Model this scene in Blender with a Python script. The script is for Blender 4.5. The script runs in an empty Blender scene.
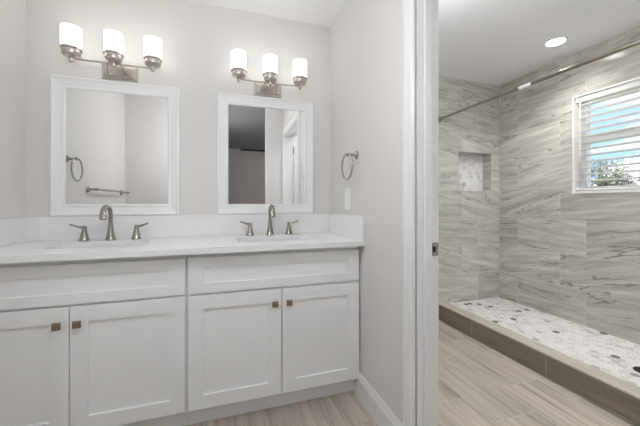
import bpy, bmesh, math, random
from mathutils import Vector, Matrix
random.seed(7)
S = bpy.context.scene
COL = S.collection
PI = math.pi

# ---------------------------------------------------------------- camera
cd = bpy.data.cameras.new('camera')
cam = bpy.data.objects.new('camera', cd)
COL.objects.link(cam)
cam.location = (0, 0, 1.15)
cam.rotation_euler = (PI / 2, 0, -0.30943)
cd.sensor_width = 36.0
cd.lens = 302.4 / 640 * 36.0
cd.shift_y = -(213 - 202.77) / 640
cd.clip_start = 0.02
S.camera = cam

# ---------------------------------------------------------------- colour management
S.view_settings.view_transform = 'Standard'
S.view_settings.look = 'None'
S.view_settings.gamma = 1
S.view_settings.use_curve_mapping = False
S.view_settings.exposure = 0.22
S.cycles.max_bounces = 12
S.cycles.diffuse_bounces = 6
S.cycles.glossy_bounces = 6
S.cycles.transmission_bounces = 6
S.cycles.use_denoising = True
S.cycles.sample_clamp_indirect = 6

# ---------------------------------------------------------------- world (sky with clouds)
W = bpy.data.worlds.new('sky')
S.world = W
W.use_nodes = True
nt = W.node_tree
nt.nodes.clear()
wo = nt.nodes.new('ShaderNodeOutputWorld')
bg = nt.nodes.new('ShaderNodeBackground')
tc = nt.nodes.new('ShaderNodeTexCoord')
mp = nt.nodes.new('ShaderNodeMapping')
mp.inputs['Scale'].default_value = (1.0, 1.0, 2.4)
mp.inputs['Location'].default_value = (0.62, 0.3, 0.2)
nz = nt.nodes.new('ShaderNodeTexNoise')
nz.inputs['Scale'].default_value = 4.2
nz.inputs['Detail'].default_value = 6
cr = nt.nodes.new('ShaderNodeValToRGB')
cr.color_ramp.elements[0].position = 0.43
cr.color_ramp.elements[0].color = (0.34, 0.53, 0.80, 1)
cr.color_ramp.elements[1].position = 0.52
cr.color_ramp.elements[1].color = (0.95, 0.97, 1.0, 1)
nt.links.new(tc.outputs['Generated'], mp.inputs['Vector'])
nt.links.new(mp.outputs['Vector'], nz.inputs['Vector'])
nt.links.new(nz.outputs['Fac'], cr.inputs['Fac'])
nt.links.new(cr.outputs['Color'], bg.inputs['Color'])
bg.inputs['Strength'].default_value = 1.5
nt.links.new(bg.outputs['Background'], wo.inputs['Surface'])

# light levels
SHADE_EMIT = 1.55
VANITY_FILL = 25.0
HALL_FILL = 18.0
BEDROOM_FILL = 30.0
SHOWER_FILL = 66.0
DOWN_W = 56
SUN_W = 5.0

sl = bpy.data.lights.new('sun', 'SUN'); sl.energy = SUN_W; sl.angle = math.radians(1); sl.color = (1, .97, .92)
so = bpy.data.objects.new('sun', sl); COL.objects.link(so)
so.rotation_euler = Vector((-.75, .25, .75)).to_track_quat('Z', 'Y').to_euler()

# ---------------------------------------------------------------- dimensions
XL, XR, YB, CZ = -1.074, 0.774, 2.158, 2.48      # vanity room
XR2 = 0.882                                      # far face of the partition
XW, YN, CZ2 = 2.93, 2.60, 2.455                  # shower room
YF = 1.628                                       # door fronts of the vanity
CT = 0.931                                       # worktop

# ---------------------------------------------------------------- helpers
def new(): return bmesh.new()

def box(bm, x0, x1, y0, y1, z0, z1):
    v = [bm.verts.new(p) for p in ((x0,y0,z0),(x1,y0,z0),(x1,y1,z0),(x0,y1,z0),(x0,y0,z1),(x1,y0,z1),(x1,y1,z1),(x0,y1,z1))]
    for f in ((0,3,2,1),(4,5,6,7),(0,1,5,4),(1,2,6,5),(2,3,7,6),(3,0,4,7)):
        bm.faces.new([v[i] for i in f])

def basis(axis):
    a = Vector(axis).normalized()
    h = Vector((0,0,1)) if abs(a.z) < .9 else Vector((1,0,0))
    u = a.cross(h).normalized()
    return a, u, a.cross(u).normalized()

def lathe(bm, prof, c=(0,0,0), axis=(0,0,1), seg=28, caps=True):
    a, u, w = basis(axis)
    c = Vector(c)
    rings = []
    for r, t in prof:
        rings.append([bm.verts.new(c + a*t + (u*math.cos(2*PI*k/seg) + w*math.sin(2*PI*k/seg))*r) for k in range(seg)])
    for A, B in zip(rings, rings[1:]):
        for k in range(seg):
            bm.faces.new((A[k], A[(k+1)%seg], B[(k+1)%seg], B[k]))
    if caps:
        bm.faces.new(rings[0]); bm.faces.new(rings[-1])

def tube(bm, pts, rad, seg=16, closed=False, side=None):
    """sweep an ellipse; rad = one r, or a list of r / (r_side, r_up)"""
    P = [Vector(p) for p in pts]
    n = len(P)
    R = rad if isinstance(rad, (list, tuple)) else [rad]*n
    rings = []
    for i in range(n):
        if closed: d = P[(i+1)%n] - P[i-1]
        else: d = P[min(i+1,n-1)] - P[max(i-1,0)]
        d.normalize()
        if side is not None: s = Vector(side)
        else: s = d.cross(Vector((0,0,1)) if abs(d.z) < .95 else Vector((0,1,0)))
        s = (s - d*s.dot(d)).normalized()
        t = d.cross(s).normalized()
        ra, rb = R[i] if isinstance(R[i], tuple) else (R[i], R[i])
        rings.append([bm.verts.new(P[i] + s*ra*math.cos(2*PI*k/seg) + t*rb*math.sin(2*PI*k/seg)) for k in range(seg)])
    m = n if closed else n-1
    for i in range(m):
        A, B = rings[i], rings[(i+1)%n]
        for k in range(seg):
            bm.faces.new((A[k], A[(k+1)%seg], B[(k+1)%seg], B[k]))
    if not closed:
        bm.faces.new(rings[0]); bm.faces.new(rings[-1])

def loops(bm, rings, close_first=False, close_last=False):
    """bridge a list of equally long closed point loops"""
    V = [[bm.verts.new(p) for p in r] for r in rings]
    n = len(V[0])
    for A, B in zip(V, V[1:]):
        for k in range(n):
            bm.faces.new((A[k], A[(k+1)%n], B[(k+1)%n], B[k]))
    if close_first: bm.faces.new(V[0])
    if close_last: bm.faces.new(V[-1])

def obj(name, bm, mat, parent=None, smooth=False, bevel=0.0, seg=2, local=False, weld=False):
    if weld: bmesh.ops.remove_doubles(bm, verts=bm.verts, dist=1e-5)
    bmesh.ops.recalc_face_normals(bm, faces=bm.faces)
    me = bpy.data.meshes.new(name)
    bm.to_mesh(me); bm.free()
    o = bpy.data.objects.new(name, me)
    COL.objects.link(o)
    if mat: me.materials.append(mat)
    if smooth:
        for p in me.polygons: p.use_smooth = True
        try: me.set_sharp_from_angle(angle=math.radians(38))
        except Exception: pass
    if parent is not None:
        if not local:
            r = parent
            off = Vector((0,0,0))
            while r is not None:
                off += r.location; r = r.parent
            me.transform(Matrix.Translation(-off))
        o.parent = parent
    if bevel:
        b = o.modifiers.new('bevel', 'BEVEL'); b.width = bevel; b.segments = seg; b.limit_method = 'ANGLE'
    return o

def thing(name, label, cat, loc, group=None):
    o = bpy.data.objects.new(name, None)
    COL.objects.link(o)
    o.empty_display_size = .05
    o.location = loc
    return tag(o, label, cat, group)

def tag(o, label, cat, group=None):
    o['label'] = label; o['category'] = cat
    if group: o['group'] = group
    return o

def struct(name, bm, mat, parent=None, label=None, **k):
    o = obj(name, bm, mat, parent, **k)
    if parent is None: o['kind'] = 'structure'
    if label: o['label'] = label
    return o

def dup(root, loc, label, group=None):
    r = root.copy(); COL.objects.link(r); r.location = loc
    r['label'] = label
    if group: r['group'] = group
    def rec(src, dst):
        for ch in list(src.children):
            c = ch.copy(); COL.objects.link(c); c.parent = dst
            rec(ch, c)
    rec(root, r)
    return r

# ---------------------------------------------------------------- materials
def mat_base(name):
    m = bpy.data.materials.new(name); m.use_nodes = True
    t = m.node_tree
    return m, t, t.nodes['Principled BSDF']

def N(t, kind, **k):
    n = t.nodes.new(kind)
    for a, v in k.items(): setattr(n, a, v)
    return n

def val(t, s, v):
    if isinstance(v, (int, float)): s.default_value = v
    else: t.links.new(v, s)

def M(t, op, a, b=None, c=None):
    n = N(t, 'ShaderNodeMath', operation=op)
    val(t, n.inputs[0], a)
    if b is not None: val(t, n.inputs[1], b)
    if c is not None: val(t, n.inputs[2], c)
    return n.outputs[0]

def combine(t, x, y, z=0.0):
    n = N(t, 'ShaderNodeCombineXYZ')
    for i, v in enumerate((x, y, z)): val(t, n.inputs[i], v)
    return n.outputs[0]

def noise(t, vec, scale, detail=3.0, rough=.5, dist=0.0):
    n = N(t, 'ShaderNodeTexNoise')
    n.inputs['Scale'].default_value = scale; n.inputs['Detail'].default_value = detail
    n.inputs['Roughness'].default_value = rough; n.inputs['Distortion'].default_value = dist
    t.links.new(vec, n.inputs['Vector'])
    return n.outputs['Fac']

def ramp(t, fac, stops):
    n = N(t, 'ShaderNodeValToRGB')
    e = n.color_ramp.elements
    while len(e) < len(stops): e.new(.5)
    for el, (p, c) in zip(e, stops):
        el.position = p; el.color = (c[0], c[1], c[2], 1) if isinstance(c, tuple) else (c, c, c, 1)
    t.links.new(fac, n.inputs['Fac'])
    return n.outputs['Color']

def mix(t, fac, a, b, mode='MIX'):
    n = N(t, 'ShaderNodeMix', data_type='RGBA', blend_type=mode)
    val(t, n.inputs['Factor'], fac)
    for s, v in ((n.inputs['A'], a), (n.inputs['B'], b)):
        if isinstance(v, tuple): s.default_value = (v[0], v[1], v[2], 1)
        else: t.links.new(v, s)
    return n.outputs['Result']

def bump(t, b, height, strength=.2, dist=.002):
    n = N(t, 'ShaderNodeBump')
    n.inputs['Strength'].default_value = strength; n.inputs['Distance'].default_value = dist
    t.links.new(height, n.inputs['Height'])
    t.links.new(n.outputs['Normal'], b.inputs['Normal'])

def coords(t): return N(t, 'ShaderNodeTexCoord').outputs['Object']

def paint(name, c, rough=.6, var=.03, scale=3.0, bumpy=0.0):
    m, t, b = mat_base(name)
    co = coords(t)
    f = noise(t, co, scale, 3)
    k = 1 - var
    t.links.new(ramp(t, f, [(.3, (c[0]*k, c[1]*k, c[2]*k)), (.7, c)]), b.inputs['Base Color'])
    b.inputs['Roughness'].default_value = rough
    if bumpy: bump(t, b, noise(t, co, 220, 2), bumpy, .0008)
    return m

def metal(name, c, rough=.28):
    m, t, b = mat_base(name)
    f = noise(t, coords(t), 60, 2)
    t.links.new(ramp(t, f, [(.3, (c[0]*.92, c[1]*.92, c[2]*.92)), (.7, c)]), b.inputs['Base Color'])
    b.inputs['Metallic'].default_value = 1; b.inputs['Roughness'].default_value = rough
    return m

def emit(name, c, s, base=(.9,.9,.9)):
    m, t, b = mat_base(name)
    b.inputs['Base Color'].default_value = (*base, 1)
    b.inputs['Emission Color'].default_value = (*c, 1)
    b.inputs['Emission Strength'].default_value = s
    b.inputs['Roughness'].default_value = .35
    return m

def tile_mat(name, ua, va, w, h, u0, v0, off, base, rough=.12, grout=(.69,.67,.63), gw=.0019, streak=1.0, vein=.5, tone=.1, spec=.5, fine=.30, sl=.34):
    """rectangular stone-look tiles, long side on axis ua, alternate rows shifted by off (in tile lengths)"""
    m, t, b = mat_base(name)
    sp = N(t, 'ShaderNodeSeparateXYZ'); t.links.new(coords(t), sp.inputs[0])
    U, V = sp.outputs[ua], sp.outputs[va]
    vr = M(t, 'DIVIDE', M(t, 'SUBTRACT', V, v0), h)
    row = M(t, 'FLOOR', vr); fv = M(t, 'FRACT', vr)
    par = M(t, 'FLOORED_MODULO', row, 2.0)
    ur = M(t, 'ADD', M(t, 'DIVIDE', M(t, 'SUBTRACT', U, u0), w), M(t, 'MULTIPLY', par, off))
    colm = M(t, 'FLOOR', ur); fu = M(t, 'FRACT', ur)
    wn = N(t, 'ShaderNodeTexWhiteNoise', noise_dimensions='2D')
    t.links.new(combine(t, row, colm), wn.inputs['Vector'])
    rnd = wn.outputs['Value']
    sc = N(t, 'ShaderNodeSeparateColor'); t.links.new(wn.outputs['Color'], sc.inputs[0])
    r2 = sc.outputs[1]
    # slow slant of the veins, different in each tile
    slant = M(t, 'MULTIPLY', M(t, 'SUBTRACT', r2, .25), sl)
    v2 = M(t, 'ADD', V, M(t, 'MULTIPLY', U, slant))
    a = combine(t, M(t, 'ADD', M(t, 'MULTIPLY', U, 1.1*streak), M(t, 'MULTIPLY', rnd, 37.)), M(t, 'ADD', M(t, 'MULTIPLY', v2, 9.), M(t, 'MULTIPLY', r2, 23.)))
    n1 = noise(t, a, 1.6, 6, .62, .5)
    a2 = combine(t, M(t, 'ADD', M(t, 'MULTIPLY', U, 2.2*streak), M(t, 'MULTIPLY', rnd, 11.)), M(t, 'MULTIPLY', v2, 26.))
    n2 = noise(t, a2, 1.5, 4, .6, .3)
    k = lambda s: (base[0]*s, base[1]*s, base[2]*s)
    c1 = ramp(t, n1, [(.30, k(1-3.6*tone)), (.43, k(1-1.6*tone)), (.53, base), (.68, k(1+2.0*tone))])
    c2 = ramp(t, n2, [(.32, k(.45)), (.46, k(.85)), (.7, k(1.30))])
    c = mix(t, fine, c1, c2)
    # thin dark veins: level lines of a stretched noise
    a3 = combine(t, M(t, 'ADD', M(t, 'MULTIPLY', U, 1.0), M(t, 'MULTIPLY', r2, 51.)), M(t, 'ADD', M(t, 'MULTIPLY', v2, 6.5), M(t, 'MULTIPLY', rnd, 13.)))
    n3 = noise(t, a3, 1.0, 4, .5, .1)
    vl = M(t, 'ABSOLUTE', M(t, 'SUBTRACT', n3, .5))
    vm = M(t, 'SUBTRACT', 1.0, M(t, 'MINIMUM', M(t, 'DIVIDE', vl, .012), 1.0))
    patch = M(t, 'GREATER_THAN', noise(t, a3, .55, 1), .50)
    vm = M(t, 'MULTIPLY', M(t, 'MULTIPLY', vm, vein), patch)
    c = mix(t, vm, c, (base[0]*.42, base[1]*.38, base[2]*.34))
    vl2 = M(t, 'ABSOLUTE', M(t, 'SUBTRACT', n3, .42))
    vm2 = M(t, 'SUBTRACT', 1.0, M(t, 'MINIMUM', M(t, 'DIVIDE', vl2, .008), 1.0))
    c = mix(t, M(t, 'MULTIPLY', vm2, vein*.55), c, (base[0]*.5, base[1]*.46, base[2]*.42))
    tint = M(t, 'ADD', 1 - tone, M(t, 'MULTIPLY', rnd, 1.6*tone))
    tn = N(t, 'ShaderNodeCombineColor')
    for i in range(3): t.links.new(tint, tn.inputs[i])
    c = mix(t, 1.0, c, tn.outputs[0], 'MULTIPLY')
    du = M(t, 'MULTIPLY', M(t, 'MINIMUM', fu, M(t, 'SUBTRACT', 1.0, fu)), w)
    dv = M(t, 'MULTIPLY', M(t, 'MINIMUM', fv, M(t, 'SUBTRACT', 1.0, fv)), h)
    g = M(t, 'LESS_THAN', M(t, 'MINIMUM', du, dv), gw)
    c = mix(t, M(t, 'MULTIPLY', g, .75), c, grout)
    t.links.new(c, b.inputs['Base Color'])
    val(t, b.inputs['Roughness'], M(t, 'ADD', rough, M(t, 'MULTIPLY', g, .4)))
    b.inputs['Specular IOR Level'].default_value = spec
    bump(t, b, M(t, 'SUBTRACT', 1.0, g), .25, .001)
    return m

def mosaic_mat(name, ua, va, size, stretch=1.0, dark=.06):
    """marble hexagon mosaic"""
    m, t, b = mat_base(name)
    sp = N(t, 'ShaderNodeSeparateXYZ'); t.links.new(coords(t), sp.inputs[0])
    p0 = combine(t, M(t, 'DIVIDE', sp.outputs[ua], size*stretch), M(t, 'DIVIDE', sp.outputs[va], size))
    def VM(op, a, bb=None):
        n = N(t, 'ShaderNodeVectorMath', operation=op)
        for i, v in enumerate((a, bb)):
            if v is None: continue
            if isinstance(v, tuple): n.inputs[i].default_value = v
            else: t.links.new(v, n.inputs[i])
        return n
    p = VM('ADD', p0, (200., 346.410161, 0)).outputs[0]
    r = (1.0, 1.7320508, 1.0); h = (.5, .8660254, 0.0)
    A = VM('SUBTRACT', VM('MODULO', p, r).outputs[0], h).outputs[0]
    B = VM('SUBTRACT', VM('MODULO', VM('SUBTRACT', p, h).outputs[0], r).outputs[0], h).outputs[0]
    pick = M(t, 'LESS_THAN', VM('DOT_PRODUCT', A, A).outputs['Value'], VM('DOT_PRODUCT', B, B).outputs['Value'])
    mx = N(t, 'ShaderNodeMix', data_type='VECTOR')
    t.links.new(pick, mx.inputs['Factor'])
    t.links.new(B, mx.inputs[4]); t.links.new(A, mx.inputs[5])
    gv = mx.outputs[1]
    cid = VM('SUBTRACT', p, gv).outputs[0]
    sn = VM('SNAP', VM('ADD', cid, (.01, .01, 0)).outputs[0], (.25, .25, 1.)).outputs[0]
    wn = N(t, 'ShaderNodeTexWhiteNoise', noise_dimensions='2D'); t.links.new(sn, wn.inputs['Vector'])
    ab = VM('ABSOLUTE', gv).outputs[0]
    s2 = N(t, 'ShaderNodeSeparateXYZ'); t.links.new(ab, s2.inputs[0])
    hd = M(t, 'MAXIMUM', s2.outputs[0], VM('DOT_PRODUCT', ab, (.5, .8660254, 0)).outputs['Value'])
    # pebble-like pieces: blend of hexagon and ellipse distance
    hd = M(t, 'ADD', M(t, 'MULTIPLY', hd, .55), M(t, 'MULTIPLY', VM('LENGTH', gv).outputs['Value'], .45))
    g = M(t, 'GREATER_THAN', hd, .475)
    rc = ramp(t, wn.outputs['Value'], [(0, (.13,.125,.12)), (dark, (.15,.145,.14)), (dark+.005, (.44,.43,.42)), (dark+.03, (.58,.57,.56)), (dark+.08, (.72,.715,.70)), (.5, (.84,.835,.825)), (1, (.90,.895,.89))])
    vein = noise(t, VM('ADD', p0, wn.outputs['Color']).outputs[0], 2.2, 5, .6, 1.2)
    c = mix(t, 1.0, rc, ramp(t, vein, [(.35, .80), (.5, .97), (.7, 1.0)]), 'MULTIPLY')
    c = mix(t, M(t, 'MULTIPLY', g, .7), c, (.82, .815, .80))
    t.links.new(c, b.inputs['Base Color'])
    val(t, b.inputs['Roughness'], M(t, 'ADD', .25, M(t, 'MULTIPLY', g, .4)))
    return m

m_wall = paint('wall_paint', (.715, .693, .668), .75, .02, 2, .06)
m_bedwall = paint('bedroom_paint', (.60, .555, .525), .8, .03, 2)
m_ceil = paint('ceiling_paint', (.83, .83, .835), .85, .015, 2)
m_trim = paint('trim_paint', (.82, .82, .82), .32, .015, 5)
m_cab = paint('cabinet_paint', (.885, .89, .90), .38, .015, 4)
m_quartz = paint('white_quartz', (.86, .86, .86), .22, .05, 9)
m_ceramic = paint('white_ceramic', (.86, .86, .855), .12, .02, 4)
m_frame = paint('mirror_frame_paint', (.83, .835, .84), .3, .015, 5)
m_nickel = metal('brushed_nickel', (.60, .565, .52), .30)
m_faucet = metal('satin_nickel', (.37, .345, .31), .26)
m_bronze = metal('knob_metal', (.36, .28, .21), .35)
m_steel = metal('steel', (.40, .39, .37), .26)
m_rod = metal('rod_metal', (.36, .33, .27), .3)
m_dark = paint('dark_recess', (.015, .015, .015), .7)
m_plastic = paint('white_plastic', (.87, .87, .86), .3, .01)
m_blind = paint('blind_slat', (.90, .90, .89), .4, .01)
t = m_blind.node_tree
tl_ = N(t, 'ShaderNodeBsdfTranslucent'); tl_.inputs['Color'].default_value = (.9, .9, .88, 1)
ms_ = N(t, 'ShaderNodeMixShader'); ms_.inputs[0].default_value = .3
t.links.new(t.nodes['Principled BSDF'].outputs[0], ms_.inputs[1]); t.links.new(tl_.outputs[0], ms_.inputs[2])
t.links.new(ms_.outputs[0], t.nodes['Material Output'].inputs['Surface'])
m_vinyl = paint('window_vinyl', (.87, .87, .87), .35, .01)
m_fan = paint('fan_blade', (.025, .022, .02), .5)
m_shade = emit('frosted_glass', (1.0, .98, .95), SHADE_EMIT)
m_lens = emit('lamp_lens', (1.0, .98, .95), 12.0)
m_leaf = paint('leaves', (.20, .235, .16), .7, .5, 6)
m_leaf_haze = paint('hazed_leaves', (.82, .82, .78), .7, .2, 6)  # haze and overexposure of the far trees put into the leaf colour
m_bark = paint('bark', (.20, .15, .10), .9, .3, 8)
m_grass = paint('lawn', (.33, .36, .24), .9, .3, 2)

m_mirror, t, b = mat_base('mirror_silver')
t.links.new(ramp(t, noise(t, coords(t), 2, 1), [(.3, .86), (.7, .875)]), b.inputs['Base Color'])
b.inputs['Metallic'].default_value = 1; b.inputs['Roughness'].default_value = 0.0

m_glass, t, b = mat_base('window_glass')
t.nodes.remove(b)
tr = N(t, 'ShaderNodeBsdfTransparent'); gl = N(t, 'ShaderNodeBsdfGlossy'); mxs = N(t, 'ShaderNodeMixShader')
gl.inputs['Roughness'].default_value = 0.0
lw = N(t, 'ShaderNodeLayerWeight'); lw.inputs['Blend'].default_value = .12
t.links.new(lw.outputs['Fresnel'], mxs.inputs[0])
t.links.new(tr.outputs[0], mxs.inputs[1]); t.links.new(gl.outputs[0], mxs.inputs[2])
t.links.new(mxs.outputs[0], t.nodes['Material Output'].inputs['Surface'])

WT = (.585, .565, .52)
m_tile_win = tile_mat('tile_window_wall', 1, 2, .62, .30, 2.377, .095, -1.964/.62 + 2.377/.62, WT, vein=.95, tone=.13)
m_tile_end = tile_mat('tile_end_wall', 0, 2, .62, .30, 2.005, .095, -.667, WT, vein=.85, tone=.11)
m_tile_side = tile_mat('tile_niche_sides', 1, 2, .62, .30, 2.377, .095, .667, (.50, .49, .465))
m_tile_floor = tile_mat('floor_tile', 1, 0, .62, .30, 1.446, 1.65, .35, (.535, .475, .41), .38, (.62,.58,.53), .0018, .5, .12, .17, fine=.5, sl=.0)
m_tile_curb = tile_mat('curb_tile_shaded', 1, 2, .63, 3.0, 1.455, -1.0, 0.0, (.255, .212, .172), .30, (.62,.58,.53), .0020, .8, .15, .10, fine=.5, sl=.06)  # brown kerb tile, with the shade on its front put into the colour
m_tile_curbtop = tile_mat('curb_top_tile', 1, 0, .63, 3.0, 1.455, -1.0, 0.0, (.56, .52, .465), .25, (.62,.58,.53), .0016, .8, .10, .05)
m_mosaic_floor = mosaic_mat('floor_mosaic', 0, 1, .052, 1.0, .022)
m_mosaic_niche = mosaic_mat('niche_mosaic', 0, 2, .052, 1.0, .0)

# ================================================================ STRUCTURE
bm = new(); box(bm, -2.6, 2.145, -3.5, 2.75, -.10, 0); struct('floor', bm, m_tile_floor)
bm = new(); box(bm, -1.3, XR2 - .05, .1, YB + .1, CZ, CZ + .08); struct('ceiling', bm, m_ceil)
bm = new(); box(bm, XR2 - .05, 3.15, -.5, 2.85, CZ2, CZ2 + .08); struct('ceiling_shower', bm, paint('shower_ceiling_paint', (.89, .89, .91), .85, .015, 2))
bm = new(); box(bm, XL - .1, XR2 - .02, YB, YB + .1, 0, CZ); struct('wall_back', bm, m_wall)
bm = new(); box(bm, XL - .1, XL, .309, YB, 0, CZ); struct('wall_left', bm, m_wall)
bm = new(); box(bm, XL - .1, -.42, -1.5, .309, 0, CZ); struct('wall_front', bm, m_wall)

# partition with the doorway to the shower room
DY0, DY1, DZ = .345, 1.090, 2.04
bm = new()
box(bm, XR, XR2, DY1 + .02, 2.86, 0, CZ + .06)
box(bm, XR, XR2, -1.5, DY0 - .02, 0, CZ)
box(bm, XR, XR2, DY0 - .02, DY1 + .02, DZ + .02, CZ)
struct('wall_right', bm, m_wall)
bm = new(); box(bm, .545, XR + .01, .13, .248, 0, CZ); struct('wall_entry', bm, m_wall)

# shower room shell
NX0, NX1, NZ0, NZ1, ND = 2.368, 2.814, 1.275, 1.695, .115
bm = new()
ny = YN + .25
box(bm, XR2, NX0, YN, ny, 0, CZ2)
box(bm, NX1, 3.18, YN, ny, 0, CZ2)
box(bm, NX0, NX1, YN, ny, 0, NZ0)
box(bm, NX0, NX1, YN, ny, NZ1, CZ2)
wn_ = struct('wall_shower_end', bm, m_tile_end)
bm = new()
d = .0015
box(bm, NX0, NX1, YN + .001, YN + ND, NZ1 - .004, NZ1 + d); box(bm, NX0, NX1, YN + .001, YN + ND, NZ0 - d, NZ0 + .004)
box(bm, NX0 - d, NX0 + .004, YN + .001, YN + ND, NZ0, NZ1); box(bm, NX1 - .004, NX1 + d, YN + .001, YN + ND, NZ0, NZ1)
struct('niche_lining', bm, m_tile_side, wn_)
bm = new(); box(bm, NX0, NX1, YN + ND, YN + ND + .01, NZ0, NZ1)
struct('niche_mosaic', bm, m_mosaic_niche, wn_, label='pale marble mosaic at the back of the niche')

WY0, WY1, WZ0, WZ1 = .98, 1.858, 1.236, 2.078
bm = new()
wx = XW + .20
box(bm, XW, wx, WY1, YN, 0, CZ2)
box(bm, XW, wx, -.4, WY0, 0, CZ2)
box(bm, XW, wx, WY0, WY1, 0, WZ0)
box(bm, XW, wx, WY0, WY1, WZ1, CZ2)
struct('wall_shower_side', bm, m_tile_win)
bm = new(); box(bm, XR2, wx, -.4, -.3, 0, CZ2); struct('wall_shower_near', bm, m_wall)

# shower floor, kerb
bm = new(); box(bm, 2.145, XW, -.3, YN, .0, .10); struct('floor_shower', bm, m_mosaic_floor)
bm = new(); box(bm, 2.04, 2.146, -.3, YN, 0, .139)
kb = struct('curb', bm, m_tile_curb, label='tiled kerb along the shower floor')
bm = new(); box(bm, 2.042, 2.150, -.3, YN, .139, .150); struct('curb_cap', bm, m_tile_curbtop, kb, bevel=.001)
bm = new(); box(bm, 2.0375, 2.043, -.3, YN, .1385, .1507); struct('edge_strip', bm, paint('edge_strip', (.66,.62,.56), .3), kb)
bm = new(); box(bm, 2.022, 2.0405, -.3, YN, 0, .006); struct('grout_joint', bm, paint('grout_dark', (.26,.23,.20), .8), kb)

# bedroom beyond the hall, seen only in the mirror
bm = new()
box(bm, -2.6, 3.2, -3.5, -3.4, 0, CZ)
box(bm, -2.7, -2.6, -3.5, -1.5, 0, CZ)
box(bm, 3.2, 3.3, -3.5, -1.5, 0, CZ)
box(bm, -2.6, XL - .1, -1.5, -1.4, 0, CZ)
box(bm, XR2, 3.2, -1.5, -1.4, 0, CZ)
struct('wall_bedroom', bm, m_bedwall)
bm = new(); box(bm, -2.7, 3.3, -3.5, -1.4, CZ, CZ + .08); box(bm, -1.3, XR2 - .05, -1.4, .1, CZ, CZ + .08); struct('ceiling_bedroom', bm, paint('bedroom_ceiling_dimmed', (.30,.30,.31), .85))  # ceiling colour darkened to stand in for the unlit room
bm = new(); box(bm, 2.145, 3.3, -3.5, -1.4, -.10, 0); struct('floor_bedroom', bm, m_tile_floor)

# door trim: casing on the vanity side, jamb, stop, strike plate, open leaf
def casing(bm, x, sgn):
    prof = [(0, 0), (0, .010), (.004, .013), (.014, .013), (.017, .018), (.044, .020), (.048, .015), (.064, .014), (.072, .011), (.080, .009), (.080, 0)]
    y0, y1, zt = DY0 - .006, DY1 + .006, DZ + .006
    path = lambda u: [(y1 + u, 0), (y1 + u, zt + u), (y0 - u, zt + u), (y0 - u, 0)]
    P = [[(x + sgn*dx, y, z) for y, z in path(u)] for u, dx in prof]
    V = [[bm.verts.new(p) for p in r] for r in P]
    for A, B in zip(V, V[1:]):
        for k in range(3): bm.faces.new((A[k], A[k+1], B[k+1], B[k]))
    bm.faces.new([r[0] for r in V]); bm.faces.new([r[-1] for r in V])
bm = new(); casing(bm, XR, -1); struct('trim_1', bm, m_trim)
bm = new(); casing(bm, XR2, 1); struct('trim_2', bm, m_trim)
bm = new()
box(bm, XR + .006, XR2 + .002, DY1, DY1 + .02, 0, DZ + .02)
box(bm, XR - .002, XR2 + .002, DY0 - .02, DY0, 0, DZ + .02)
box(bm, XR - .002, XR2 + .002, DY0, DY1, DZ, DZ + .02)
dj = struct('door_1', bm, m_trim, bevel=.0015)
bm = new()
box(bm, .812, .846, DY1 - .011, DY1, 0, DZ); box(bm, .812, .846, DY0, DY0 + .011, 0, DZ); box(bm, .812, .846, DY0, DY1, DZ - .011, DZ)
struct('door_stop', bm, m_trim, dj, bevel=.002)
bm = new()
box(bm, .849, .8845, DY1 - .002, DY1 + .0005, .922, .978)
sp_ = struct('strike_plate', bm, m_steel, dj, label='small metal strike plate with a dark latch hole', bevel=.0008)
bm = new(); box(bm, .855, .870, DY1 - .0026, DY1 - .0012, .938, .962); struct('latch_hole', bm, m_dark, sp_)
bm = new(); box(bm, .902, 1.60, DY0 - .036, DY0 - .001, .012, DZ - .005)
for z0, z1 in ((.18, .85), (1.0, 1.9)):
    for yy in (DY0 - .001,):
        for a, b_, c_, d_ in ((1.02, 1.48, z0, z0 + .012), (1.02, 1.48, z1 - .012, z1), (1.02, 1.032, z0, z1), (1.468, 1.48, z0, z1)):
            box(bm, a, b_, yy, yy + .004, c_, d_)
dl = struct('door_leaf', bm, m_trim, dj)
for z in (.25, 1.02, 1.80):
    bm = new(); lathe(bm, [(.006, 0), (.006, .09)], (.893, DY0 - .004, z), (0,0,1), 12)
    box(bm, .885, .903, DY0 - .006, DY0 - .003, z, z + .09)
    struct('hinge', bm, m_steel, dl)

# baseboard on the partition wall
bm = new()
prof = [(0, 0), (.015, 0), (.015, .108), (.013, .113), (.0095, .114), (.0095, .124), (.0105, .127), (.0065, .130), (.0060, .139), (.003, .145), (0, .145)]
V = [[bm.verts.new((XR - u, y, z)) for u, z in prof] for y in (1.177, 1.699)]
n = len(prof)
for k in range(n): bm.faces.new((V[0][k], V[0][(k+1)%n], V[1][(k+1)%n], V[1][k]))
bm.faces.new(V[0]); bm.faces.new(V[1])
struct('baseboard_right', bm, m_trim)

# window
bm = new()
fx0, fx1 = XW + .085, XW + .15
# white liner of the recess and sill
box(bm, XW - .002, fx0 + .03, WY1 - .010, WY1 + .001, WZ0, WZ1)
box(bm, XW - .002, fx0 + .03, WY0 - .001, WY0 + .010, WZ0, WZ1)
box(bm, XW - .002, fx0 + .03, WY0, WY1, WZ1 - .010, WZ1 + .001)
wd = struct('window_1', bm, m_vinyl)
bm = new(); box(bm, XW - .012, fx0 + .03, WY0 - .01, WY1 + .004, WZ0 - .008, WZ0 + .012); struct('window_sill', bm, m_trim, wd, bevel=.003)
bm = new()
yo0, yo1, zo0, zo1 = WY0 + .010, WY1 - .010, WZ0 + .012, WZ1 - .010
s = .042
box(bm, fx0, fx1, yo1 - s, yo1, zo0, zo1); box(bm, fx0, fx1, yo0, yo0 + s, zo0, zo1)
box(bm, fx0, fx1, yo0 + s, yo1 - s, zo1 - s, zo1); box(bm, fx0, fx1, yo0 + s, yo1 - s, zo0, zo0 + s)
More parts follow.
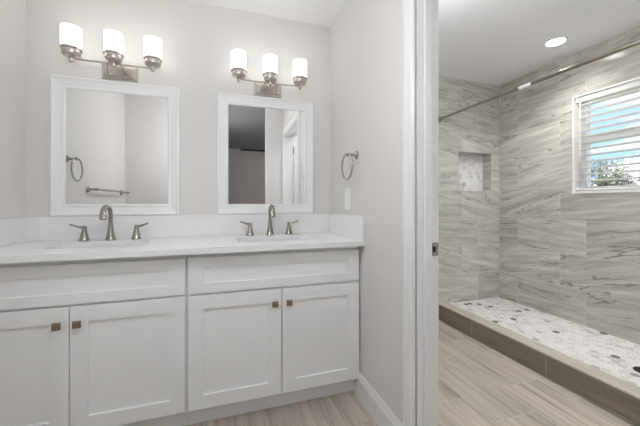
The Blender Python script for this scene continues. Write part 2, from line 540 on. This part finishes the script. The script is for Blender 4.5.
box(bm, fx0 - .006, fx1 - .01, yo0 + s, yo1 - s, 1.665, 1.730)
struct('window_frame', bm, m_vinyl, wd, bevel=.002)
bm = new(); box(bm, fx0 + .03, fx0 + .034, yo0 + s, yo1 - s, 1.728, zo1 - s); struct('window_pane', bm, m_glass, wd)
bm = new(); box(bm, fx0 + .02, fx0 + .024, yo0 + s, yo1 - s, zo0 + s, 1.667); struct('window_pane', bm, m_glass, wd)

# ================================================================ OUTSIDE
bm = new(); box(bm, 3.3, 90, -50, 90, -.6, -.5); struct('ground', bm, m_grass)
def tree(loc, h, r, label, leafmat, nleaf, seed):
    rnd = random.Random(seed)
    t_ = thing('tree', label, 'tree', loc, 'trees outside the window')
    bm = new()
    tube(bm, [(0,0,0), (.05,0,h*.3), (0,.05,h*.6), (.02,0,h*.9)], [r*.09, r*.07, r*.05, r*.02], 8)
    for k in range(7):
        a = rnd.random()*2*PI; z = h*(.35 + .4*rnd.random())
        tube(bm, [(0,0,z), (math.cos(a)*r*.4, math.sin(a)*r*.4, z + h*.1), (math.cos(a)*r*.75, math.sin(a)*r*.75, z + h*.14)], [r*.03, r*.02, r*.008], 6)
    obj('trunk', bm, m_bark, t_, local=True)
    bm = new()
    blobs = []
    for k in range(16):
        a = rnd.random()*2*PI; rr = r*.62*math.sqrt(rnd.random()); z = h*(.30 + .58*rnd.random())
        blobs.append((Vector((math.cos(a)*rr, math.sin(a)*rr, z)), r*(.28 + .22*rnd.random())))
    for k in range(nleaf):
        c, br = blobs[rnd.randrange(len(blobs))]
        dv = Vector((rnd.gauss(0,1), rnd.gauss(0,1), rnd.gauss(0,1))).normalized()
        p = c + dv*br*(.6 + .4*rnd.random())
        u = Vector((rnd.gauss(0,1), rnd.gauss(0,1), rnd.gauss(0,1))).normalized()
        w = u.orthogonal().normalized()
        l = r*.055*(.7 + .6*rnd.random())
        bm.faces.new([bm.verts.new(q) for q in (p - u*l, p + w*l*.45, p + u*l, p - w*l*.45)])
    obj('crown', bm, leafmat, t_, local=True)
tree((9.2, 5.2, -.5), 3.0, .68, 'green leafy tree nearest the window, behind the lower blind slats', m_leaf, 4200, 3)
tree((15.5, 7.4, -.5), 3.2, 1.8, 'pale haze-tinted tree farther off, showing low behind the middle of the window', m_leaf_haze, 4200, 4)
tree((16.0, 2.2, -.5), 3.4, 2.0, 'pale haze-tinted tree showing at the right edge of the window', m_leaf_haze, 4200, 5)

# ================================================================ VANITY
def shaker(bm, x0, x1, z0, z1, s, y=YF, th=.020, rec=.011, sz=None):
    q = (sz or s)/s
    """a recessed-panel front as one closed skin"""
    def ring(a, yy):
        b_ = a*q if a > .01 else a
        return [(x0 + a, yy, z0 + b_), (x1 - a, yy, z0 + b_), (x1 - a, yy, z1 - b_), (x0 + a, yy, z1 - b_)]
    loops(bm, [ring(0, y + th), ring(0, y + .0015), ring(.0015, y), ring(s, y), ring(s + .0015, y + rec)], True, True)

def knob(parent, x, z):
    bm = new()
    lathe(bm, [(.007, 0), (.0055, .004), (.005, .012), (.008, .016)], (x, YF, z), (0,-1,0), 16)
    def sq(a, y): return [(x - a, y, z - a), (x + a, y, z - a), (x + a, y, z + a), (x - a, y, z + a)]
    loops(bm, [sq(.009, YF - .014), sq(.0145, YF - .017), sq(.016, YF - .019), sq(.016, YF - .025), sq(.0145, YF - .0275), sq(.011, YF - .029)], True, True)
    obj('knob', bm, m_bronze, parent, bevel=.002)

def cabinet(x0, x1, doors, label, filler=None):
    t_ = thing('vanity_cabinet', label, 'cabinet', ((x0 + x1)/2, 1.9, 0), 'white vanity base cabinets')
    zt, zb, yf, yb = .900, .105, 1.6485, YB - .004
    bm = new()
    box(bm, x0, x0 + .018, yf, yb, zb, zt); box(bm, x1 - .018, x1, yf, yb, zb, zt)
    box(bm, x0 + .018, x1 - .018, yf, yb, zb, zb + .018)
    box(bm, x0 + .018, x1 - .018, yb - .012, yb, zb + .018, zt)
    # face frame
    box(bm, x0 + .018, x0 + .05, yf, yf + .02, zb + .018, zt); box(bm, x1 - .05, x1 - .018, yf, yf + .02, zb + .018, zt)
    box(bm, x0 + .05, x1 - .05, yf, yf + .02, .86, zt); box(bm, x0 + .05, x1 - .05, yf, yf + .02, .665, .72)
    xm = (doors[0][1] + doors[1][0])/2
    box(bm, xm - .025, xm + .025, yf, yf + .02, zb + .018, .665)
    obj('body', bm, m_cab, t_)
    bm = new(); box(bm, x0, x1, 1.70, 1.718, 0, zb); obj('toe_kick', bm, m_cab, t_)
    if filler:
        bm = new(); box(bm, filler[0], filler[1], yf + .012, yf + .03, zb, zt); obj('filler_strip', bm, m_cab, t_)
    bm = new(); shaker(bm, doors[0][0], doors[1][1], .694, .874, .071, sz=.049)
    obj('drawer_front', bm, m_cab, t_)
    for (a, b_), kx in zip(doors, (doors[0][1] - .037, doors[1][0] + .034)):
        bm = new(); shaker(bm, a, b_, .112, .683, .069)
        dr = obj('door', bm, m_cab, t_)
        knob(dr, kx, .609)
    return t_
cabinet(-1.070, -.1745, ((-1.058, -.6585), (-.6545, -.1805)), 'white shaker vanity cabinet at left, under the left sink, cut off by the picture edge')
cabinet(-.1725, .766, ((-.1665, .3005), (.3065, .764)), 'white shaker vanity cabinet at right, under the right sink, beside the doorway', (.7665, XR - .001))

# worktop with two openings and its three splashes
S1 = (-.825, -.403, 1.742, 2.008); S2 = (.078, .508, 1.742, 2.008)
def rrect(x0, x1, y0, y1, r, z, k=6):
    pts = []
    for cx, cy, a0 in ((x1 - r, y1 - r, 0), (x0 + r, y1 - r, PI/2), (x0 + r, y0 + r, PI), (x1 - r, y0 + r, 1.5*PI)):
        for i in range(k + 1):
            a = a0 + PI/2*i/k
            pts.append((cx + r*math.cos(a), cy + r*math.sin(a), z))
    return pts
CY0, CY1, CX0, CX1, CB = 1.568, YB - .0005, XL + .0005, XR - .0005, .902
bm = new()
edges = []
for pts in ([(CX0, CY0, CB), (CX1, CY0, CB), (CX1, CY1, CB), (CX0, CY1, CB)], rrect(*S1, .05, CB), rrect(*S2, .05, CB)):
    vs = [bm.verts.new(p) for p in pts]
    edges += [bm.edges.new((vs[k], vs[(k+1) % len(vs)])) for k in range(len(vs))]
bmesh.ops.triangle_fill(bm, edges=edges, use_beauty=True)
ex = bmesh.ops.extrude_face_region(bm, geom=bm.faces[:])
bmesh.ops.translate(bm, verts=[v for v in ex['geom'] if isinstance(v, bmesh.types.BMVert)], vec=(0, 0, CT - CB))
top = obj('worktop', bm, m_quartz)
tag(top, 'long white quartz worktop over both vanity cabinets, with two sink openings', 'countertop')
bm = new(); box(bm, CX0, CX1, YB - .0205, YB - .0005, CT + .0003, 1.070)
tag(obj('backsplash', bm, m_quartz, bevel=.0015), 'long white quartz backsplash under both mirrors, standing on the worktop', 'backsplash', 'quartz splash strips')
bm = new(); box(bm, CX1 - .02, CX1, CY0 + .0005, YB - .0208, CT + .0003, 1.070)
tag(obj('side_splash', bm, m_quartz, bevel=.0015), 'short white quartz side splash at the right end of the worktop, against the partition', 'backsplash', 'quartz splash strips')
bm = new(); box(bm, CX0, CX0 + .02, CY0 + .0005, YB - .0208, CT + .0003, 1.070)
tag(obj('side_splash', bm, m_quartz, bevel=.0015), 'short white quartz side splash at the left end of the worktop', 'backsplash', 'quartz splash strips')

def sink(h, label):
    t_ = thing('sink', label, 'sink', ((h[0]+h[1])/2, (h[2]+h[3])/2, CB - .14), 'undermount sinks')
    e = .004
    g = (h[0] - e, h[1] + e, h[2] - e, h[3] + e)
    def sh(a, z, r): return rrect(g[0] + a, g[1] - a, g[2] + a, g[3] - a, r, z)
    z0 = CB - .0006
    bm = new()
    loops(bm, [sh(.012, z0 - .13, .05), sh(-.010, z0 - .11, .05), sh(-.020, z0 - .016, .045), sh(-.028, z0 - .014, .045), sh(-.028, z0, .045),
               sh(0, z0, .053), sh(.004, z0 - .01, .053), sh(.012, z0 - .095, .05), sh(.035, z0 - .118, .05), sh(.09, z0 - .122, .04)], True, True)
    obj('basin', bm, m_ceramic, t_, smooth=True)
    bm = new(); lathe(bm, [(.022, 0), (.022, .003), (.016, .005), (.004, .005)], ((h[0]+h[1])/2, (h[2]+h[3])/2 + .02, z0 - .1225), (0,0,1), 24)
    obj('drain', bm, m_faucet, t_, smooth=True)
sink(S1, 'white rectangular undermount sink below the left mirror')
sink(S2, 'white rectangular undermount sink below the right mirror')

# widespread faucet: spout and two lever handles
def faucet(x, y, label):
    t_ = thing('faucet', label, 'faucet', (x, y, CT), 'widespread faucets')
    bm = new()
    lathe(bm, [(.027, 0), (.027, .006), (.024, .012), (.020, .030), (.0155, .055), (.0125, .085), (.0108, .115)], (0,0,0), (0,0,1), 24)
    pts, rad = [], []
    for i in range(4): pts.append((0, 0, .10 + .012*i)); rad.append((.0108, .0100))
    R_ = .062
    for i in range(1, 17):
        a = PI*i/16*1.03
        f = i/16
        pts.append((0, -R_ + R_*math.cos(a), .139 + R_*math.sin(a)*.98)); rad.append((.0108 + .006*f, .0100 - .0025*f))
    pts.append((0, -2*R_ - .003 , .128)); rad.append((.0172, .0075))
    tube(bm, pts, rad, 18, side=(1,0,0))
    obj('spout', bm, m_faucet, t_, smooth=True, local=True)
    for s_ in (-1, 1):
        bm = new()
        lathe(bm, [(.0265, 0), (.0265, .006), (.0235, .011), (.020, .026), (.0160, .042), (.0130, .056), (.0118, .066), (.0125, .074), (.0115, .084), (.004, .087)], (s_*.132, .004, 0), (0,0,1), 24)
        hd = obj('handle', bm, m_faucet, t_, smooth=True, local=True)
        bm = new()
        x0 = s_*.132
        tube(bm, [(x0 - s_*.008, .004, .074), (x0 + s_*.012, .002, .077), (x0 + s_*.028, -.003, .081), (x0 + s_*.046, -.007, .088), (x0 + s_*.064, -.011, .095)],
             [(.007, .007), (.010, .0075), (.0085, .0062), (.0095, .0055), (.0105, .0055)], 12)
        obj('lever', bm, m_faucet, hd, smooth=True, local=True)
    return t_
f1 = faucet(-.632, 2.072, 'brushed nickel faucet with two lever handles at the left sink')
dup(f1, (.303, 2.066, CT), 'brushed nickel faucet with two lever handles at the right sink')

# mirrors
def mirror(x0, x1, z0, z1, label):
    t_ = thing('framed_mirror', label, 'mirror', ((x0+x1)/2, YB, z0), 'white framed mirrors')
    prof = [(0, .0005), (0, .022), (.003, .0265), (.010, .0275), (.014, .025), (.020, .023), (.052, .0165), (.056, .019), (.063, .019), (.067, .0165), (.070, .0125), (.070, .004)]
    def rg(a, d_): return [(x0 + a, YB - d_, z0 + a), (x1 - a, YB - d_, z0 + a), (x1 - a, YB - d_, z1 - a), (x0 + a, YB - d_, z1 - a)]
    bm = new(); loops(bm, [rg(a, d_) for a, d_ in prof])
    obj('frame', bm, m_frame, t_)
    a = .0695
    bm = new()
    def gl_(a_, d_): return [(x0 + a_, YB - d_, z0 + a_), (x1 - a_, YB - d_, z0 + a_), (x1 - a_, YB - d_, z1 - a_), (x0 + a_, YB - d_, z1 - a_)]
    loops(bm, [gl_(a, .004), gl_(a, .010)], True, True)
    obj('glass', bm, m_mirror, t_)
mirror(-.952, -.271, 1.0715, 1.891, 'white framed mirror above the left sink')
mirror(-.037, .633, 1.0715, 1.889, 'white framed mirror above the right sink')

# vanity lights: back plate, bar, two arms, three cups with frosted shades
def vanity_light(x, label):
    z0 = 1.905
    t_ = thing('vanity_light', label, 'wall lamp', (x, YB, z0), 'three-shade vanity lights')
    bm = new()
    def rg(a, d_, b_=0): return [(-.096 + a, -d_, .0 + a), (.096 - a, -d_, .0 + a), (.096 - a, -d_, .092 - a), (-.096 + a, -d_, .092 - a)]
    loops(bm, [rg(0, .0005), rg(0, .006), rg(.006, .011), (rg(.012, .011)), rg(.020, .022), rg(.026, .022)], True, True)
    obj('back_plate', bm, m_nickel, t_, local=True)
    yb, zb = -.123, .052
    bm = new(); tube(bm, [(-.204, yb, zb), (.204, yb, zb)], .0052, 12); obj('bar', bm, m_nickel, t_, smooth=True, local=True)
    for s_ in (-1, 1):
        bm = new()
        tube(bm, [(s_*.052, -.020, .030), (s_*.050, -.050, .033), (s_*.043, -.085, .044), (s_*.030, -.108, .055), (s_*.012, -.119, .058), (0, yb, zb + .004)], .0055, 12)
        obj('arm', bm, m_nickel, t_, smooth=True, local=True)
    for k in (-1, 0, 1):
        bm = new()
        c = (k*.204, yb, 0)
        lathe(bm, [(.009, .034), (.0115, .038), (.0115, .056), (.010, .059), (.016, .062), (.036, .066), (.042, .072), (.044, .078), (.044, .098), (.0505, .101), (.0505, .108), (.042, .108)], c, (0,0,1), 32)
        cup = obj('shade_cup', bm, m_nickel, t_, smooth=True, local=True)
        bm = new()
        lathe(bm, [(.042, .109), (.0475, .110), (.0485, .13), (.0485, .220), (.0475, .224), (.0455, .224), (.0445, .220), (.0445, .122), (.02, .114)], c, (0,0,1), 36)
        obj('shade', bm, m_shade, t_, smooth=True, local=True)
    return t_
v1 = vanity_light(-.606, 'three-shade nickel wall lamp above the left mirror')
dup(v1, (.301, YB, 1.902), 'three-shade nickel wall lamp above the right mirror')

# towel rings (one on each side wall)
def towel_ring(x, y, z, sgn, label, R_=.080):
    t_ = thing('towel_ring', label, 'towel ring', (x, y, z), 'towel rings')
    bm = new()
    lathe(bm, [(.026, .0005), (.026, .005), (.021, .010), (.012, .016), (.0085, .026), (.008, .058), (.011, .062), (.011, .072), (.006, .075)], (0,0,0), (-sgn,0,0), 24)
    obj('post', bm, m_steel, t_, smooth=True, local=True)
    bm = new()
    tube(bm, [(-sgn*.066, R_*math.sin(2*PI*k/48), -R_ + .010 + R_*math.cos(2*PI*k/48)) for k in range(48)], .0054, 10, closed=True, side=(1,0,0))
    obj('ring', bm, m_steel, t_, smooth=True, local=True)
towel_ring(XR, 1.682, 1.440, 1, 'metal towel ring on the partition wall above the light switch')
towel_ring(XL, 1.675, 1.466, -1, 'metal towel ring seen reflected at the left of the left mirror', .084)

# towel bar on the left wall (seen in the mirror)
t_ = thing('towel_bar', 'metal towel bar on two posts seen reflected low in the left mirror', 'towel bar', (XL, .9, 1.265))
for y in (1.32, .47):
    bm = new()
    lathe(bm, [(.028, .0005), (.028, .006), (.020, .012), (.011, .022), (.009, .05), (.012, .056), (.012, .078), (.007, .081)], (XL, y, 1.262), (1,0,0), 20)
    obj('post', bm, m_steel, t_, smooth=True)
bm = new(); tube(bm, [(XL + .067, 1.335, 1.262), (XL + .067, .455, 1.262)], .009, 14); obj('bar', bm, m_steel, t_, smooth=True)

# light switch on the partition
t_ = thing('light_switch', 'white rocker switch plate below the towel ring', 'switch', (XR, 1.822, 1.175))
bm = new()
def pl(a, d_): return [(XR - d_, 1.779 + a, 1.106 + a*1.0), (XR - d_, 1.865 - a, 1.106 + a), (XR - d_, 1.865 - a, 1.246 - a), (XR - d_, 1.779 + a, 1.246 - a)]
loops(bm, [pl(0, .0003), pl(0, .003), pl(.004, .0065)], True, True)
obj('plate', bm, m_plastic, t_)
bm = new(); box(bm, XR - .0095, XR - .006, 1.806, 1.838, 1.143, 1.209); obj('rocker', bm, m_plastic, t_, bevel=.0015)
for z in (1.126, 1.226):
    bm = new(); lathe(bm, [(.003, .006), (.003, .0072)], (XR, 1.822, z), (-1,0,0), 10); obj('screw', bm, m_plastic, t_)

# ================================================================ SHOWER
RX, RZ = 2.128, 2.014
t_ = thing('shower_curtain_rod', 'long nickel shower curtain rod above the kerb, running under the ceiling', 'curtain rod', (RX, 1.1, RZ))
bm = new(); tube(bm, [(RX, YN - .004, RZ), (RX, 1.0, RZ)], .0125, 18); tube(bm, [(RX, 1.02, RZ), (RX, -.296, RZ)], .0112, 18)
obj('tube', bm, m_rod, t_, smooth=True)
for y, s_ in ((YN, -1), (-.3, 1)):
    bm = new(); lathe(bm, [(.030, .0005), (.030, .006), (.022, .016), (.016, .022), (.016, .035), (.011, .036)], (RX, y, RZ), (0, s_, 0), 24)
    obj('end_flange', bm, m_rod, t_, smooth=True)
bm = new(); lathe(bm, [(.0127, 0), (.0134, .001), (.0134, .094), (.0127, .095)], (RX, 1.62, RZ), (0,1,0), 20)
obj('sleeve', bm, m_plastic, t_, smooth=True).__setitem__('label', 'white sleeve wrapped around the rod')

# recessed downlight in the shower ceiling
def lamp(kind, name, loc, energy, parent, color=(1, .99, .97), **k):
    l = bpy.data.lights.new(name, kind); l.energy = energy; l.color = color
    for a, v in k.items(): setattr(l, a, v)
    o = bpy.data.objects.new(name, l); COL.objects.link(o)
    o.location = Vector(loc) - (parent.location if parent else Vector((0,0,0)))
    o.parent = parent
    return o
def downlight(x, y, label):
    t_ = thing('recessed_downlight', label, 'ceiling lamp', (x, y, CZ2), 'recessed downlights')
    bm = new(); lathe(bm, [(.080, -.0005), (.080, -.004), (.074, -.007), (.066, -.006), (.062, -.003)], (x, y, CZ2), (0,0,1), 40); obj('trim_ring', bm, m_trim, t_, smooth=True)
    bm = new(); lathe(bm, [(.0625, -.0062), (.0625, -.0068), (.01, -.0072)], (x, y, CZ2), (0,0,1), 40); obj('lens', bm, m_lens, t_)
    lamp('SPOT', 'downlight_beam', (x, y, CZ2 - .012), DOWN_W, t_, spot_size=math.radians(130), spot_blend=.9, shadow_soft_size=.05)
downlight(2.563, 1.752, 'round lit downlight set in the ceiling above the shower, in front of the window')
downlight(2.563, .35, 'added fill downlight nearer the camera, outside the picture')  # second downlight added out of view to fill the shower room

# added unseen fill globes under the ceiling: over the vanity floor, in the hall, in the bedroom
def globe(x, y, z, e, drop, label, r=.13):
    t_ = thing('fill_globe', label, 'ceiling lamp', (x, y, z), 'added fill globes')
    bm = new(); lathe(bm, [(.07, -.0005), (.07, -.02), (.02, -.03), (.012, -.04), (.012, -drop + .02), (.05, -drop + .01), (.05, -drop - .01), (.01, -drop - .011)], (x, y, z), (0,0,1), 28); obj('canopy', bm, m_nickel, t_, smooth=True)
    bm = new(); lathe(bm, [(max(.004, r*math.sin(PI*k/20)), -drop - r + r*math.cos(PI*k/20)) for k in range(21)], (x, y, z), (0,0,1), 36)
    obj('globe', bm, emit('fill_glow', (.94, .97, 1.0), e), t_, smooth=True)
globe(-.15, .80, CZ, VANITY_FILL, .50, 'added unseen fill globe over the vanity floor')
globe(-.20, -.55, CZ, HALL_FILL, .50, 'added unseen fill globe in the hall')
globe(2.3, -2.4, CZ, BEDROOM_FILL, .12, 'added unseen fill globe in the dim room')
globe(1.02, 1.17, CZ2, SHOWER_FILL, .12, 'added unseen fill globe before the shower', .09)

# ceiling fan in the bedroom (seen in the right mirror)
t_ = thing('ceiling_fan', 'dark ceiling fan in the dim room reflected in the right mirror', 'ceiling fan', (1.0, -2.2, CZ))
bm = new(); lathe(bm, [(.06, -.0005), (.06, -.03), (.015, -.05), (.015, -.16), (.09, -.18), (.10, -.24), (.06, -.29), (.01, -.30)], (1.0, -2.2, CZ), (0,0,1), 24); obj('motor', bm, m_fan, t_, smooth=True)
for k in range(5):
    a = PI + .02 + 2*PI*k/5
    bm = new()
    box(bm, .09, .66, -.06, .06, -.004, .004)
    bm.transform(Matrix.Translation((1.0, -2.2, CZ - .225)) @ Matrix.Rotation(a, 4, 'Z') @ Matrix.Rotation(.42, 4, 'X'))
    obj('blade', bm, m_fan, t_)

# window blind
BXc = XW + .045
t_ = thing('window_blind', 'white slatted blind hanging inside the shower window', 'blind', (BXc, (WY0+WY1)/2, WZ0))
ya, yb_ = WY0 + .016, WY1 - .016
bm = new(); box(bm, XW + .010, XW + .075, ya, yb_, WZ1 - .058, WZ1 - .0105); obj('head_rail', bm, m_blind, t_, bevel=.002)
pitch, z = .0545, WZ1 - .085
tl = math.radians(8)
zb = WZ0 + .030
while z > zb + .03:
    bm = new()
    hw = .029
    top_, bot_ = [], []
    for i in range(7):
        u = -1 + 2*i/6
        cx = u*hw*math.cos(tl); cz = -u*hw*math.sin(tl) + .003*(1 - u*u)
        top_.append((cx, cz + .0013)); bot_.append((cx, cz - .0013))
    pr = top_ + bot_[::-1]
    A = [bm.verts.new((BXc + p[0], ya, z + p[1])) for p in pr]; B = [bm.verts.new((BXc + p[0], yb_, z + p[1])) for p in pr]
    n = len(pr)
    for k in range(n): bm.faces.new((A[k], A[(k+1)%n], B[(k+1)%n], B[k]))
    bm.faces.new(A); bm.faces.new(B)
    obj('slat', bm, m_blind, t_)
    z -= pitch
bm = new(); box(bm, BXc - .025, BXc + .025, ya, yb_, zb - .010, zb + .008); obj('bottom_rail', bm, m_blind, t_, bevel=.002)
for y in (WY1 - .13, (WY0+WY1)/2, WY0 + .13):
    for dx in (-.031, .031):
        bm = new(); tube(bm, [(BXc + dx, y, zb), (BXc + dx, y, WZ1 - .058)], .0012, 6); obj('ladder_cord', bm, m_blind, t_)
bm = new(); tube(bm, [(XW + .004, WY1 - .055, WZ1 - .06), (XW + .003, WY1 - .055, WZ1 - .55)], .004, 8); obj('tilt_wand', bm, m_plastic, t_)

# floor drain of the shower
bm = new(); lathe(bm, [(.055, .0003), (.055, .003), (.05, .004), (.01, .004)], (2.50, 1.175, .10), (0,0,1), 32)
dr = obj('shower_drain', bm, metal('drain_metal', (.06, .06, .06), .4), smooth=True)
tag(dr, 'dark round drain cover in the mosaic shower floor', 'drain')
